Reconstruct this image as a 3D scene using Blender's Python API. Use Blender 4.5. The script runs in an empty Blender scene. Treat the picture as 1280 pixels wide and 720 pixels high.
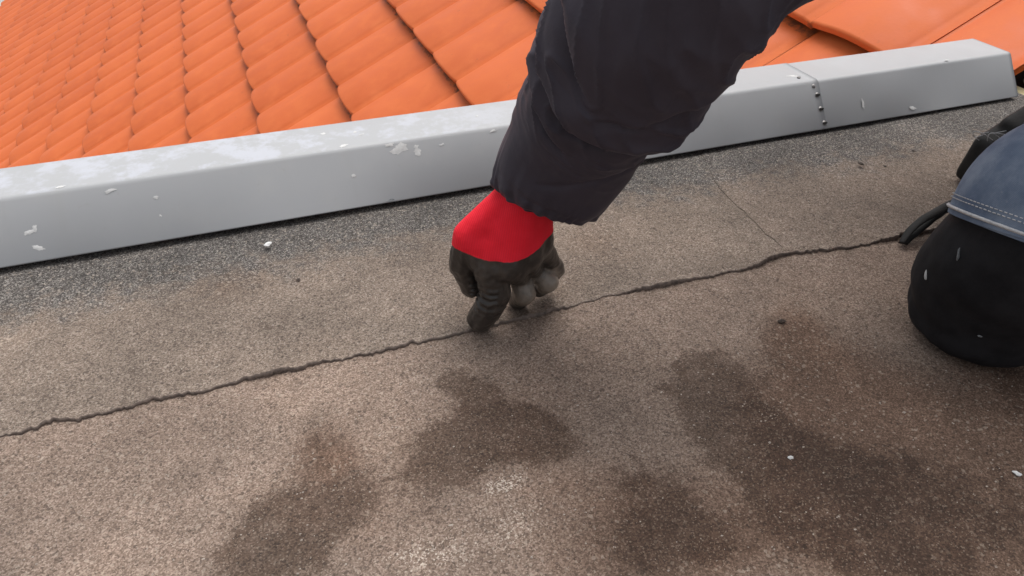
import bpy, bmesh, math, random
from mathutils import Vector, Matrix, noise
R = math.radians
random.seed(7)

# ------------------------------------------------------------------ camera, sky, sun, exposure
scn = bpy.context.scene
col = scn.collection
CAM = Vector((0.0, 0.0, 0.52))
CR = Vector((0.93988, -0.34123, 0.01389))       # camera right
CU = Vector((0.20041, 0.58403, 0.78660))        # camera up
CF = Vector((0.27653, 0.73652, -0.61731))       # camera forward
FPX = 877.06                                    # focal length in photo pixels (1280 wide)
cd = bpy.data.cameras.new('camera')
cam = bpy.data.objects.new('camera', cd)
col.objects.link(cam)
M4 = Matrix((CR, CU, -CF)).transposed().to_4x4()
M4.translation = CAM
cam.matrix_world = M4
cd.sensor_width = 36.0
cd.lens = FPX / 1280 * 36
cd.clip_start = 0.01
cd.clip_end = 500
scn.camera = cam

SUN_EL, SUN_AZ = R(66), R(52)                  # azimuth: direction the light comes from, from +X towards +Y
world = bpy.data.worlds.new('World')
scn.world = world
world.use_nodes = True
wn = world.node_tree.nodes
bg = wn['Background']
sky = wn.new('ShaderNodeTexSky')
sky.sky_type = 'NISHITA'
sky.sun_disc = False
sky.sun_elevation = SUN_EL
sky.sun_rotation = R(90) - SUN_AZ
sky.air_density = 1.0
sky.dust_density = 6.0
sky.ozone_density = 0.6
hsv = wn.new('ShaderNodeHueSaturation')         # overcast: nearly colourless sky
hsv.inputs['Saturation'].default_value = 0.22
world.node_tree.links.new(sky.outputs[0], hsv.inputs['Color'])
world.node_tree.links.new(hsv.outputs[0], bg.inputs['Color'])
bg.inputs['Strength'].default_value = 0.15
sd = bpy.data.lights.new('sun', 'SUN')
sd.energy = 0.5
sd.angle = R(50)
sd.color = (1.0, 0.965, 0.92)
sun = bpy.data.objects.new('sun', sd)
col.objects.link(sun)
sdir = Vector((math.cos(SUN_EL) * math.cos(SUN_AZ), math.cos(SUN_EL) * math.sin(SUN_AZ), math.sin(SUN_EL)))
sun.rotation_euler = sdir.to_track_quat('Z', 'Y').to_euler()
scn.view_settings.view_transform = 'Standard'
scn.view_settings.look = 'None'
scn.view_settings.gamma = 1
scn.view_settings.use_curve_mapping = False
scn.view_settings.exposure = 0.38

# ------------------------------------------------------------------ helpers
def at(x, y, d):
    """a point seen at photo pixel x, y at depth d"""
    return CAM + (CF + CR * ((x - 640) / FPX) + CU * ((360 - y) / FPX)) * d

def ground(x, y, z=0.0):
    d = CF + CR * ((x - 640) / FPX) + CU * ((360 - y) / FPX)
    return CAM + d * ((z - CAM.z) / d.z)

def onY(x, y, Y):
    d = CF + CR * ((x - 640) / FPX) + CU * ((360 - y) / FPX)
    return CAM + d * (Y / d.y)

def smooth01(a, b, x):
    t = max(0.0, min(1.0, (x - a) / (b - a)))
    return t * t * (3 - 2 * t)

def nz(x, y, z=0.0):
    return noise.noise(Vector((x, y, z)))

def link(name, me, m=None, parent=None):
    o = bpy.data.objects.new(name, me)
    col.objects.link(o)
    if m is not None and me is not None and len(me.materials) == 0:
        me.materials.append(m)
    if parent is not None:
        o.parent = parent
    return o

def mesh(name, verts, faces, smooth=False):
    me = bpy.data.meshes.new(name)
    me.from_pydata([tuple(v) for v in verts], [], faces)
    if smooth:
        me.polygons.foreach_set('use_smooth', [True] * len(me.polygons))
    me.update()
    return me

def from_bm(name, bm, smooth=False):
    me = bpy.data.meshes.new(name)
    bm.to_mesh(me)
    bm.free()
    if smooth:
        me.polygons.foreach_set('use_smooth', [True] * len(me.polygons))
    return me

def tag(o, label, cat=None, group=None, kind=None):
    o['label'] = label
    if cat: o['category'] = cat
    if group: o['group'] = group
    if kind: o['kind'] = kind
    return o

def empty(name, loc=(0, 0, 0)):
    o = bpy.data.objects.new(name, None)
    col.objects.link(o)
    o.location = loc
    o.empty_display_size = 0.05
    bpy.context.view_layer.update()
    return o

def keep(o, parent):
    """parent a mesh whose vertices are in world space"""
    o.parent = parent
    o.matrix_parent_inverse = parent.matrix_world.inverted()
    return o

def box(x0, x1, y0, y1, z0, z1, bev=0.0):
    bm = bmesh.new()
    bmesh.ops.create_cube(bm, size=1)
    for v in bm.verts:
        v.co = Vector(((x0 + x1) / 2 + v.co.x * (x1 - x0), (y0 + y1) / 2 + v.co.y * (y1 - y0), (z0 + z1) / 2 + v.co.z * (z1 - z0)))
    if bev:
        bmesh.ops.bevel(bm, geom=bm.edges[:], offset=bev, segments=2, affect='EDGES')
    return bm

def catmull(pts, t):
    n = len(pts) - 1
    f = t * n
    i = min(int(f), n - 1)
    u = f - i
    p0 = pts[max(i - 1, 0)]; p1 = pts[i]; p2 = pts[i + 1]; p3 = pts[min(i + 2, n)]
    return [0.5 * (2 * b + (c - a) * u + (2 * a - 5 * b + 4 * c - d) * u * u + (3 * b - a - 3 * c + d) * u ** 3)
            for a, b, c, d in zip(p0, p1, p2, p3)]

def loft(name, ctrl, nring, nseg, up=None, disp=None, cap=True, ts=None):
    """ctrl: (Vector, rx, ry); angle 0 points to 'up' (made perpendicular); disp(t, ang, p) -> radial metres"""
    pts = [list(c[0]) + [c[1], c[2]] for c in ctrl]
    V = []; F = []
    ts = ts or [i / (nring - 1) for i in range(nring)]
    nring = len(ts)
    for t in ts:
        q = catmull(pts, t)
        qa = catmull(pts, max(0, t - .004)); qb = catmull(pts, min(1, t + .004))
        p = Vector(q[:3]); tan = (Vector(qb[:3]) - Vector(qa[:3])).normalized()
        u = up(p) if callable(up) else Vector(up)
        e1 = (u - tan * u.dot(tan)).normalized()
        e2 = tan.cross(e1)
        for k in range(nseg):
            a = 2 * math.pi * k / nseg
            r = e1 * math.cos(a) * q[3] + e2 * math.sin(a) * q[4]
            if disp:
                r = r * (1 + disp(t, a, p) / max(r.length, 1e-5))
            V.append(p + r)
    for i in range(nring - 1):
        for k in range(nseg):
            F.append((i * nseg + k, i * nseg + (k + 1) % nseg, (i + 1) * nseg + (k + 1) % nseg, (i + 1) * nseg + k))
    if cap:
        F.append(tuple(range(nseg - 1, -1, -1)))
        F.append(tuple((nring - 1) * nseg + k for k in range(nseg)))
    return mesh(name, V, F, True)

_ico = {}
def ico(sub):
    if sub not in _ico:
        bm = bmesh.new(); bmesh.ops.create_icosphere(bm, subdivisions=sub, radius=1)
        _ico[sub] = [v.co.copy() for v in bm.verts]; bm.free()
    return _ico[sub]

def capsules(name, caps, voxel, smooth=6, fac=0.5):
    """union of tapered capsules (a, ra, b, rb) as one continuous surface"""
    big = bmesh.new()
    for cpt in caps:
        bm = bmesh.new()
        grp = cpt if isinstance(cpt[0], tuple) else ((cpt[0], cpt[1]), (cpt[2], cpt[3]))
        for c, r in grp:
            for v in ico(4 if r > .06 else 3 if r > .03 else 2):
                bm.verts.new(Vector(c) + v * r)
        res = bmesh.ops.convex_hull(bm, input=bm.verts[:])
        junk = [g for g in res['geom_interior'] if isinstance(g, bmesh.types.BMVert)]
        bmesh.ops.delete(bm, geom=junk, context='VERTS')
        tmp = bpy.data.meshes.new('tmp'); bm.to_mesh(tmp); bm.free()
        big.from_mesh(tmp); bpy.data.meshes.remove(tmp)
    me = from_bm('tmp_union', big)
    o = bpy.data.objects.new('tmp_union', me); col.objects.link(o)
    r = o.modifiers.new('r', 'REMESH'); r.mode = 'VOXEL'; r.voxel_size = voxel
    s = o.modifiers.new('s', 'SMOOTH'); s.iterations = smooth; s.factor = fac
    dg = bpy.context.evaluated_depsgraph_get(); dg.update()
    out = bpy.data.meshes.new_from_object(o.evaluated_get(dg))
    bpy.data.objects.remove(o); bpy.data.meshes.remove(me)
    out.name = name
    out.polygons.foreach_set('use_smooth', [True] * len(out.polygons))
    return out

def tube(name, pts, r, nseg=6, nring=24):
    ctrl = [(Vector(p), r, r) for p in pts]
    return loft(name, ctrl, nring, nseg, up=(0.3, 0.2, 1.0))

# ------------------------------------------------------------------ materials
class NT:
    def __init__(s, name):
        s.m = bpy.data.materials.new(name); s.m.use_nodes = True
        s.n = s.m.node_tree.nodes; s.l = s.m.node_tree.links
        s.b = s.n['Principled BSDF']
    def node(s, t, **kw):
        n = s.n.new(t)
        for k, v in kw.items():
            if k in n.inputs: n.inputs[k].default_value = v
            else: setattr(n, k, v)
        return n
    def link(s, a, b): s.l.new(a, b)
    def pos(s):
        return s.node('ShaderNodeNewGeometry').outputs['Position']
    def obj(s):
        return s.node('ShaderNodeTexCoord').outputs['Object']
    def noise(s, vec, scale, detail=4, rough=.55, out='Fac'):
        n = s.node('ShaderNodeTexNoise'); n.inputs['Scale'].default_value = scale
        n.inputs['Detail'].default_value = detail; n.inputs['Roughness'].default_value = rough
        s.link(vec, n.inputs['Vector']); return n.outputs[out]
    def voro(s, vec, scale, out='Color', feature='F1', rnd=1.0):
        n = s.node('ShaderNodeTexVoronoi'); n.feature = feature
        n.inputs['Scale'].default_value = scale; n.inputs['Randomness'].default_value = rnd
        s.link(vec, n.inputs['Vector']); return n.outputs[out]
    def ramp(s, fac, stops):
        n = s.node('ShaderNodeValToRGB'); e = n.color_ramp.elements
        while len(e) > 1: e.remove(e[-1])
        e[0].position = stops[0][0]; e[0].color = (*stops[0][1], 1) if len(stops[0][1]) == 3 else stops[0][1]
        for p, c in stops[1:]:
            q = e.new(p); q.color = (*c, 1)
        s.link(fac, n.inputs['Fac']); return n.outputs['Color']
    def rng(s, fac, a, b, c=0.0, d=1.0, smooth=True):
        n = s.node('ShaderNodeMapRange')
        if smooth: n.interpolation_type = 'SMOOTHSTEP'
        n.inputs['From Min'].default_value = a; n.inputs['From Max'].default_value = b
        n.inputs['To Min'].default_value = c; n.inputs['To Max'].default_value = d
        s.link(fac, n.inputs['Value']); return n.outputs['Result']
    def mix(s, fac, a, b, mode='MIX'):
        n = s.node('ShaderNodeMix'); n.data_type = 'RGBA'; n.blend_type = mode
        for sock, v in ((n.inputs['Factor'], fac), (n.inputs[6], a), (n.inputs[7], b)):
            if hasattr(v, 'is_output'): s.link(v, sock)
            elif isinstance(v, (int, float)): sock.default_value = v
            else: sock.default_value = (*v, 1)
        return n.outputs[2]
    def math(s, op, a, b=None):
        n = s.node('ShaderNodeMath'); n.operation = op
        for i, v in enumerate((a, b)):
            if v is None: continue
            if hasattr(v, 'is_output'): s.link(v, n.inputs[i])
            else: n.inputs[i].default_value = v
        return n.outputs[0]
    def attr(s, name):
        n = s.node('ShaderNodeAttribute'); n.attribute_name = name; return n.outputs['Fac']
    def bump(s, h, strength=.3, dist=.001, prev=None):
        n = s.node('ShaderNodeBump'); n.inputs['Strength'].default_value = strength; n.inputs['Distance'].default_value = dist
        s.link(h, n.inputs['Height'])
        if prev is not None: s.link(prev, n.inputs['Normal'])
        return n.outputs['Normal']
    def out(s, color=None, rough=None, normal=None, metal=None, spec=None):
        for k, v in (('Base Color', color), ('Roughness', rough), ('Normal', normal), ('Metallic', metal), ('Specular IOR Level', spec)):
            if v is None: continue
            sock = s.b.inputs[k]
            if hasattr(v, 'is_output'): s.link(v, sock)
            elif isinstance(v, (int, float)): sock.default_value = v
            else: sock.default_value = (*v, 1)
        return s.m

def mat_membrane():
    t = NT('mineral_bitumen'); p = t.pos()
    g1 = t.voro(p, 820); low = t.noise(p, 13, 9, .72); huge = t.noise(p, 3.3, 5, .6); g3 = t.voro(p, 400); g2 = t.noise(p, 380, 3, .7); big = t.noise(p, 9, 5, .6); mid = t.noise(p, 40, 5, .65); fine = t.noise(p, 620, 2, .6)
    sep = t.node('ShaderNodeSeparateColor'); t.link(g1, sep.inputs[0]); gv = sep.outputs[0]
    # clean mineral surface: dark grey with pale granules, near the trim
    grey = t.ramp(gv, [(0, (.038, .034, .033)), (.45, (.098, .088, .085)), (.8, (.19, .175, .168)), (1, (.36, .335, .32))])
    # walked, dusty surface: pinkish beige
    dust = t.ramp(t.math('ADD', t.math('MULTIPLY', gv, .55), t.math('MULTIPLY', g2, .45)),
                  [(0.08, (.088, .067, .054)), (.35, (.186, .143, .118)), (.6, (.282, .222, .187)), (.9, (.46, .388, .338))])
    cl = t.math('ADD', t.attr('clean'), t.math('MULTIPLY', t.math('SUBTRACT', mid, .5), 1.7))
    base = t.mix(t.rng(cl, .15, .95), dust, grey)
    # cool grey tint of the less dusty far sheet
    base = t.mix(t.math('MULTIPLY', t.attr('cool'), .75), base, t.mix(1.0, base, (.80, .865, .885), 'MULTIPLY'))
    # brown silt
    br = t.math('ADD', t.attr('silt'), t.math('MULTIPLY', t.math('SUBTRACT', big, .5), .9))
    base = t.mix(t.math('MULTIPLY', t.rng(br, .1, 1.0), .85), base, t.mix(1.0, base, (.55, .45, .39), 'MULTIPLY'))
    sep3 = t.node('ShaderNodeSeparateColor'); t.link(g3, sep3.inputs[0]); sv = sep3.outputs[0]
    base = t.mix(t.rng(sv, .92, .98, 0, .38), base, (.47, .42, .365))
    base = t.mix(t.rng(sv, .09, .03, 0, .45), base, (.035, .028, .024))
    # damp patches, ragged at grain level
    dn = t.math('ADD', t.math('ADD', t.math('MULTIPLY', t.math('SUBTRACT', low, .5), 2.6), t.math('MULTIPLY', t.math('SUBTRACT', mid, .5), 1.1)), t.math('MULTIPLY', t.math('SUBTRACT', g2, .5), 1.0))
    dm = t.rng(t.math('ADD', t.attr('damp'), dn), .34, .76)
    dm = t.math('MULTIPLY', dm, t.rng(t.noise(p, 28, 7, .7), .34, .56, .66, 1.0))
    wet = t.mix(1.0, base, (.42, .365, .325), 'MULTIPLY')
    wet = t.mix(t.rng(gv, .90, .97, 0, .5), wet, (.26, .225, .19))
    base = t.mix(t.math('MULTIPLY', dm, .95), base, wet)
    # bare worn granules, pale
    wn_ = t.math('ADD', t.attr('worn'), t.math('MULTIPLY', t.math('SUBTRACT', g2, .5), 1.3))
    base = t.mix(t.math('MULTIPLY', t.rng(wn_, .5, .75), t.rng(gv, .45, .85)), base, (.56, .52, .47))
    base = t.mix(1.0, base, t.ramp(big, [(.3, (.80, .78, .76)), (.7, (1.16, 1.13, 1.10))]), 'MULTIPLY')
    base = t.mix(.8, base, t.ramp(mid, [(.3, (.84, .83, .82)), (.7, (1.12, 1.11, 1.10))]), 'MULTIPLY')
    base = t.mix(1.0, base, t.ramp(huge, [(.32, (.78, .77, .76)), (.5, (1, .98, .96)), (.68, (1.2, 1.15, 1.10))]), 'MULTIPLY')
    h = t.math('ADD', t.math('MULTIPLY', gv, .5), fine)
    nrm = t.bump(h, .55, .0012)
    nrm = t.bump(mid, .5, .005, nrm)
    nrm = t.bump(low, .4, .012, nrm)
    rough = t.rng(dm, 0, 1, .93, .74)
    return t.out(base, rough, nrm, spec=.3)

def mat_bitumen():
    t = NT('black_bitumen_edge'); p = t.pos()
    c = t.ramp(t.noise(p, 160, 4, .7), [(.3, (.06, .044, .036)), (.7, (.20, .152, .126))])
    return t.out(c, .7, t.bump(t.noise(p, 250, 3), .6, .002))

def mat_trim():
    t = NT('painted_metal_trim'); p = t.pos()
    big = t.noise(p, 3.5, 4, .55); mid = t.noise(p, 22, 6, .62); fine = t.noise(p, 90, 5, .7)
    c = t.mix(big, (.360, .368, .378), (.420, .428, .438))
    c = t.mix(t.rng(mid, .45, .8, 0, .3), c, (.45, .45, .44))
    # chalky water marks lie only on the level top
    geo = t.node('ShaderNodeNewGeometry'); sp = t.node('ShaderNodeSeparateXYZ'); t.link(geo.outputs['Normal'], sp.inputs[0])
    top = t.rng(sp.outputs['Z'], .85, .98)
    px = t.node('ShaderNodeSeparateXYZ'); t.link(p, px.inputs[0])
    left = t.rng(px.outputs['X'], .05, .55, 1, .12)
    sm = t.math('ADD', t.math('MULTIPLY', mid, .65), t.math('MULTIPLY', fine, .35))
    mark = t.math('MULTIPLY', t.math('MULTIPLY', top, left), t.rng(sm, .47, .60))
    c = t.mix(t.math('MULTIPLY', mark, .5), c, (.54, .565, .64))
    c = t.mix(t.math('MULTIPLY', t.rng(t.noise(p, 55, 6, .75), .62, .72), .35), c, (.34, .33, .31))
    # run-down dirt streaks
    mp = t.node('ShaderNodeMapping'); mp.inputs['Scale'].default_value = (26, 1.5, 1.5); t.link(p, mp.inputs['Vector'])
    c = t.mix(t.math('MULTIPLY', t.rng(t.noise(mp.outputs[0], 1.0, 4, .6), .5, .75), .16), c, (.36, .355, .34))
    rough = t.rng(mid, .3, .7, .42, .6)
    return t.out(c, rough, t.bump(t.noise(p, 6, 2), .12, .006, t.bump(fine, .08, .0008)), spec=.45)

def mat_tile():
    t = NT('orange_glazed_tile'); p = t.pos()
    oi = t.node('ShaderNodeObjectInfo')
    big = t.noise(p, 2.2, 3); mid = t.noise(p, 14, 5, .6); fine = t.noise(p, 120, 4, .65)
    c = t.mix(oi.outputs['Random'], (.57, .112, .024), (.65, .138, .032))
    c = t.mix(t.rng(mid, .35, .75, 0, .4), c, (.72, .20, .068))
    c = t.mix(t.rng(fine, .6, .75, 0, .3), c, (.45, .11, .035))
    c = t.mix(t.rng(t.noise(p, 30, 6, .7), .63, .74, 0, .35), c, (.30, .085, .04))
    so = t.math('ADD', t.attr('soil_and_shade'), t.math('MULTIPLY', t.math('SUBTRACT', t.noise(p, 45, 5, .7), .5), 1.6))
    c = t.mix(t.rng(so, .40, .9, 0, .85), c, (.11, .052, .030))  # brown for lap dirt and for shade painted at the tile noses
    c = t.mix(t.rng(t.noise(p, 210, 3, .6), .72, .78, 0, .6), c, (.62, .42, .28))
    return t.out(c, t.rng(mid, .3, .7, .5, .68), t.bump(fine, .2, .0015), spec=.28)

def mat_simple(name, a, b, scale=30, rough=.6, bscale=200, bstr=.2, bdist=.001, spec=.4, metal=None):
    t = NT(name); p = t.obj()
    c = t.mix(t.rng(t.noise(p, scale, 4, .6), .3, .7), a, b)
    return t.out(c, rough, t.bump(t.noise(p, bscale, 3, .6), bstr, bdist), spec=spec, metal=metal)

def mat_nylon():
    t = NT('dark_nylon'); p = t.pos()
    c = t.mix(t.rng(t.noise(p, 14, 4, .6), .3, .7), (.0310, .0252, .0355), (.0420, .0350, .0475))
    c = t.mix(t.rng(t.noise(p, 300, 3, .7), .62, .75, 0, .25), c, (.06, .055, .06))
    mp = t.node('ShaderNodeMapping'); mp.inputs['Rotation'].default_value = (.6, .5, .9); t.link(p, mp.inputs['Vector'])
    nrm = t.bump(t.noise(mp.outputs[0], 24, 6, .6), .28, .004)
    nrm = t.bump(t.noise(p, 900, 2), .15, .0004, nrm)
    t.b.inputs['Sheen Weight'].default_value = .06
    t.b.inputs['Sheen Tint'].default_value = (.7, .65, .8, 1)
    return t.out(c, .62, nrm, spec=.3)

def mat_glove():
    t = NT('knit_and_latex_glove'); p = t.pos()
    dip = t.math('ADD', t.attr('dip'), t.math('MULTIPLY', t.math('SUBTRACT', t.noise(p, 180, 3), .5), .0018))
    k = t.rng(dip, -.0005, .0008)
    wv = t.node('ShaderNodeTexWave'); wv.inputs['Scale'].default_value = 210; wv.inputs['Distortion'].default_value = .6
    t.link(p, wv.inputs['Vector'])
    red = t.mix(t.rng(t.noise(p, 60, 3), .3, .7), (.88, .008, .026), (.92, .014, .036))
    red = t.mix(t.math('MULTIPLY', wv.outputs['Fac'], .45), red, (.62, .005, .018))
    blk = t.mix(t.rng(t.noise(p, 45, 5, .65), .35, .7), (.028, .023, .020), (.060, .049, .041))
    dust = t.math('ADD', t.attr('dusty'), t.math('MULTIPLY', t.math('SUBTRACT', t.noise(p, 90, 4, .7), .5), .8))
    blk = t.mix(t.rng(dust, .3, .9, 0, .8), blk, (.27, .225, .185))
    c = t.mix(k, red, blk)
    nrm = t.bump(t.noise(p, 420, 3), .3, .0008, t.bump(t.noise(p, 38, 4, .6), .15, .004))
    return t.out(c, t.mix(k, (.85,) * 3, (.36,) * 3), nrm, spec=.45)

def mat_denim():
    t = NT('worn_denim'); p = t.pos()
    mp = t.node('ShaderNodeMapping'); mp.inputs['Rotation'].default_value = (.4, .7, .6); t.link(p, mp.inputs['Vector'])
    wv = t.node('ShaderNodeTexWave'); wv.inputs['Scale'].default_value = 330; wv.inputs['Distortion'].default_value = 1.5
    t.link(mp.outputs[0], wv.inputs['Vector'])
    c = t.mix(t.rng(t.noise(p, 24, 5, .65), .3, .72), (.125, .168, .250), (.255, .310, .395))
    c = t.mix(t.math('MULTIPLY', wv.outputs['Fac'], .3), c, (.045, .06, .095))
    c = t.mix(t.rng(t.noise(p, 240, 4, .7), .58, .75, 0, .4), c, (.27, .30, .34))
    return t.out(c, .85, t.bump(wv.outputs['Fac'], .2, .0006, t.bump(t.noise(p, 40, 4), .4, .003)), spec=.2)

MEM, BIT, TRIM, TILE = mat_membrane(), mat_bitumen(), mat_trim(), mat_tile()
NYLON, GLOVE, DENIM = mat_nylon(), mat_glove(), mat_denim()
PADM = mat_simple('black_knee_fabric', (.010, .010, .012), (.020, .020, .023), 25, .75, 500, .3, .0006, .2)
RIVET = mat_simple('dull_rivet', (.22, .21, .20), (.40, .39, .38), 200, .4, 300, .2, .0005, .5, .8)
HOLE = mat_simple('dark_rivet_hole', (.012, .011, .011), (.04, .035, .03), 300, .7)
WHITE = mat_simple('white_paint_splash', (.70, .70, .69), (.55, .55, .54), 140, .6)
GREYMARK = mat_simple('dark_dried_mark', (.10, .105, .11), (.22, .23, .24), 300, .6)
SKIN = mat_simple('skin', (.50, .30, .22), (.58, .36, .27), 40, .5, 300, .1)
HAIR = mat_simple('brown_hair', (.03, .02, .014), (.07, .045, .03), 120, .55, 300, .5, .003)
BOOT = mat_simple('black_leather', (.008, .0075, .007), (.02, .018, .017), 40, .6, 220, .3, .001, .25)
STITCH = mat_simple('pale_thread', (.42, .43, .45), (.60, .60, .60), 200, .8)
WALLM = mat_simple('grey_wall_board', (.34, .35, .36), (.42, .43, .44), 12, .6, 60, .2, .002)
WOOD = mat_simple('weathered_pine', (.42, .36, .20), (.55, .49, .30), 30, .75, 90, .3, .002)
GREYWOOD = mat_simple('grey_batten', (.33, .32, .28), (.46, .45, .40), 30, .8, 90, .3, .002)
FELT = mat_simple('black_underlay', (.014, .012, .012), (.03, .027, .026), 40, .85)
GUTTER = mat_simple('white_gutter', (.74, .76, .72), (.80, .81, .78), 20, .45)
PAVE = mat_simple('pale_paving', (.34, .34, .33), (.46, .46, .45), 3, .85, 40, .3, .01)
GRITM = mat_simple('pale_grit', (.30, .25, .21), (.52, .47, .41), 700, .85)
DARKBIT = mat_simple('dark_leaf_litter', (.02, .014, .010), (.06, .04, .03), 300, .8)

# ------------------------------------------------------------------ the flat roof: membrane sheets
SEAM = [ground(*q) for q in ((-420, 640), (0, 550), (150, 514), (300, 480), (450, 446), (590, 417), (640, 404), (700, 388), (760, 373), (830, 360), (900, 345), (945, 336), (968, 327), (985, 320), (1060, 312), (1130, 297), (1270, 268))]
SEAM = [(-2.4, .553)] + [(p.x, p.y) for p in SEAM] + [(1.6, .60)]
def interp(tab, x):
    for (a, b), (c, d) in zip(tab, tab[1:]):
        if x <= c:
            return b + (d - b) * max(0, (x - a)) / (c - a)
    return tab[-1][1]
def seam_y(x):
    j = .0030 * nz(x * 22, 3.1) + .0046 * nz(x * 48, 1.7) * abs(nz(x * 9, 5.5)) * 2 + .0030 * nz(x * 150, 9.2) * (.3 + abs(nz(x * 13, 2.5)) * 1.6) + .0022 * nz(x * 330, 4.4) + .0014 * nz(x * 620, 7.4)
    return interp(SEAM, x) + j
LAP = [ground(*q, .004) for q in ((876, 190), (886, 208), (893, 226), (912, 248), (936, 270), (958, 292), (975, 305), (984, 322))]
LAP = sorted([(p.y, p.x) for p in LAP] + [(.4, .72), (.95, .76)])
def lap_x(y):
    return interp(LAP, y) + .0022 * nz(y * 60, 2.2) + .0018 * nz(y * 190, 5.2)

def ell(cx, cy, ax, ay, rot, k):
    c = ground(cx, cy); ca, sa = math.cos(R(rot)), math.sin(R(rot))
    e1 = ground(cx + ax * ca, cy + ax * sa) - c; e2 = ground(cx - ay * sa, cy + ay * ca) - c
    m = Matrix(((e1.x, e2.x), (e1.y, e2.y))).inverted()
    return (c.x, c.y, m[0][0], m[0][1], m[1][0], m[1][1], k)
def field(lst, x, y):
    s = 0.0
    for cx, cy, a, b, c, d, k in lst:
        dx, dy = x - cx, y - cy
        r2 = (a * dx + b * dy) ** 2 + (c * dx + d * dy) ** 2
        if r2 < 6:
            s = max(s, 0) + k * math.exp(-r2 * r2 * .4 - r2 * .35)
    return s
DAMP = [ell(*q) for q in (
    (575, 482, 42, 17, 8, 1.15), (605, 545, 78, 44, -12, .95), (680, 545, 52, 32, 12, .8), (558, 585, 54, 34, -20, .75), (602, 505, 30, 22, 0, .5),
    (405, 625, 80, 46, -12, .75), (345, 680, 74, 54, -20, .85), (455, 590, 30, 26, -40, .3), (395, 562, 20, 26, 20, .62),
    (890, 498, 62, 58, 20, .9), (930, 540, 64, 44, 40, .85), (882, 458, 22, 24, 0, .5), (1010, 585, 115, 58, 26, .78), (1090, 630, 110, 66, 20, .66), (1200, 600, 110, 80, 0, .42),
    (805, 640, 68, 66, 10, .68), (790, 700, 120, 46, 0, .55), (975, 610, 70, 50, 40, .5), (1000, 680, 150, 50, 15, .45), (270, 715, 140, 36, 0, .4),
    (1290, 480, 80, 36, 30, .75), (540, 640, 50, 22, -20, .3), (640, 395, 60, 12, -12, .3), (1240, 700, 120, 60, 0, .4))]
SILT = [ell(*q) for q in (
    (1060, 450, 95, 46, 20, .7), (985, 415, 40, 45, 10, .6), (1260, 540, 130, 150, 0, 1.1), (1200, 660, 200, 130, 0, 1.1), (830, 660, 150, 100, 0, .85), (1010, 520, 150, 80, 20, .5),
    (700, 480, 130, 60, -10, .35), (640, 380, 90, 30, -12, .55), (745, 315, 50, 40, 0, .45), (280, 362, 60, 26, -14, .45), (1130, 240, 90, 40, -12, .25), (1080, 560, 170, 80, 20, .6),
    (405, 560, 40, 40, 0, .8), (420, 640, 120, 70, 0, .45), (600, 560, 130, 60, 0, .4))]
WORN = [ell(*q) for q in (
    (628, 603, 30, 12, -10, .75), (600, 555, 14, 8, 0, .5), (590, 680, 100, 48, -25, .42), (965, 515, 26, 12, 20, .6), (860, 570, 60, 40, 0, .22), (1060, 650, 90, 40, 0, .3), (250, 600, 190, 90, 0, .3),
    (700, 640, 90, 70, 0, .28), (890, 420, 160, 40, -8, .22), (480, 690, 90, 30, 0, .35))]

def zoff(x, y):
    return .0022 * nz(x * 5, y * 5, .3) + .0009 * nz(x * 17, y * 17, 4.0)

def sheet(name, xs, rows, zt, edge_first=True, label=None):
    """rows: for each x a list of y values (first = free edge); zt(x, y) top height"""
    V = []; nx = len(xs); ny = len(rows[0]); F = []; mi = []
    for i, x in enumerate(xs):
        for y in rows[i]:
            xx = x if not isinstance(x, (list, tuple)) else x
            V.append((xx, y, zt(xx, y)))
    for i in range(nx - 1):
        for j in range(ny - 1):
            F.append((i * ny + j, (i + 1) * ny + j, (i + 1) * ny + j + 1, i * ny + j + 1)); mi.append(0)
    return V, F, mi, nx, ny

def paint(me, clean=True, coolbase=0.0):
    n = len(me.vertices)
    A = {k: [0.0] * n for k in ('damp', 'silt', 'worn', 'clean', 'cool')}
    for i, v in enumerate(me.vertices):
        x, y = v.co.x, v.co.y
        A['damp'][i] = field(DAMP, x, y)
        A['silt'][i] = field(SILT, x, y)
        A['worn'][i] = field(WORN, x, y)
        w = .03 * nz(x * 4, y * 4)
        A['clean'][i] = smooth01(.66, .835, y + w + .05 * nz(x * 1.7, 6.0)) * 1.05
        A['cool'][i] = coolbase
    for k, d in A.items():
        a = me.attributes.new(k, 'FLOAT', 'POINT')
        a.data.foreach_set('value', d)

roof = empty('flat_roof', (0.3, .3, 0))
tag(roof, 'flat bitumen roof with brown damp stains beside the grey metal flashing', kind='structure')
X0, X1, YB = -2.2, 1.345, .886
# near sheet, the lower one
STEP = .0125
xs = [X0 + (X1 - X0) * i / 260 for i in range(261)]
ys = [-1.3 + (.66 + 1.3) * j / 150 for j in range(151)]
V, F, mi, nx, ny = sheet('near', xs, [ys] * len(xs), lambda x, y: zoff(x, y))
me = mesh('membrane_sheet', V, F, True); paint(me, coolbase=0.0)
keep(link('membrane_sheet', me, MEM), roof)
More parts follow.
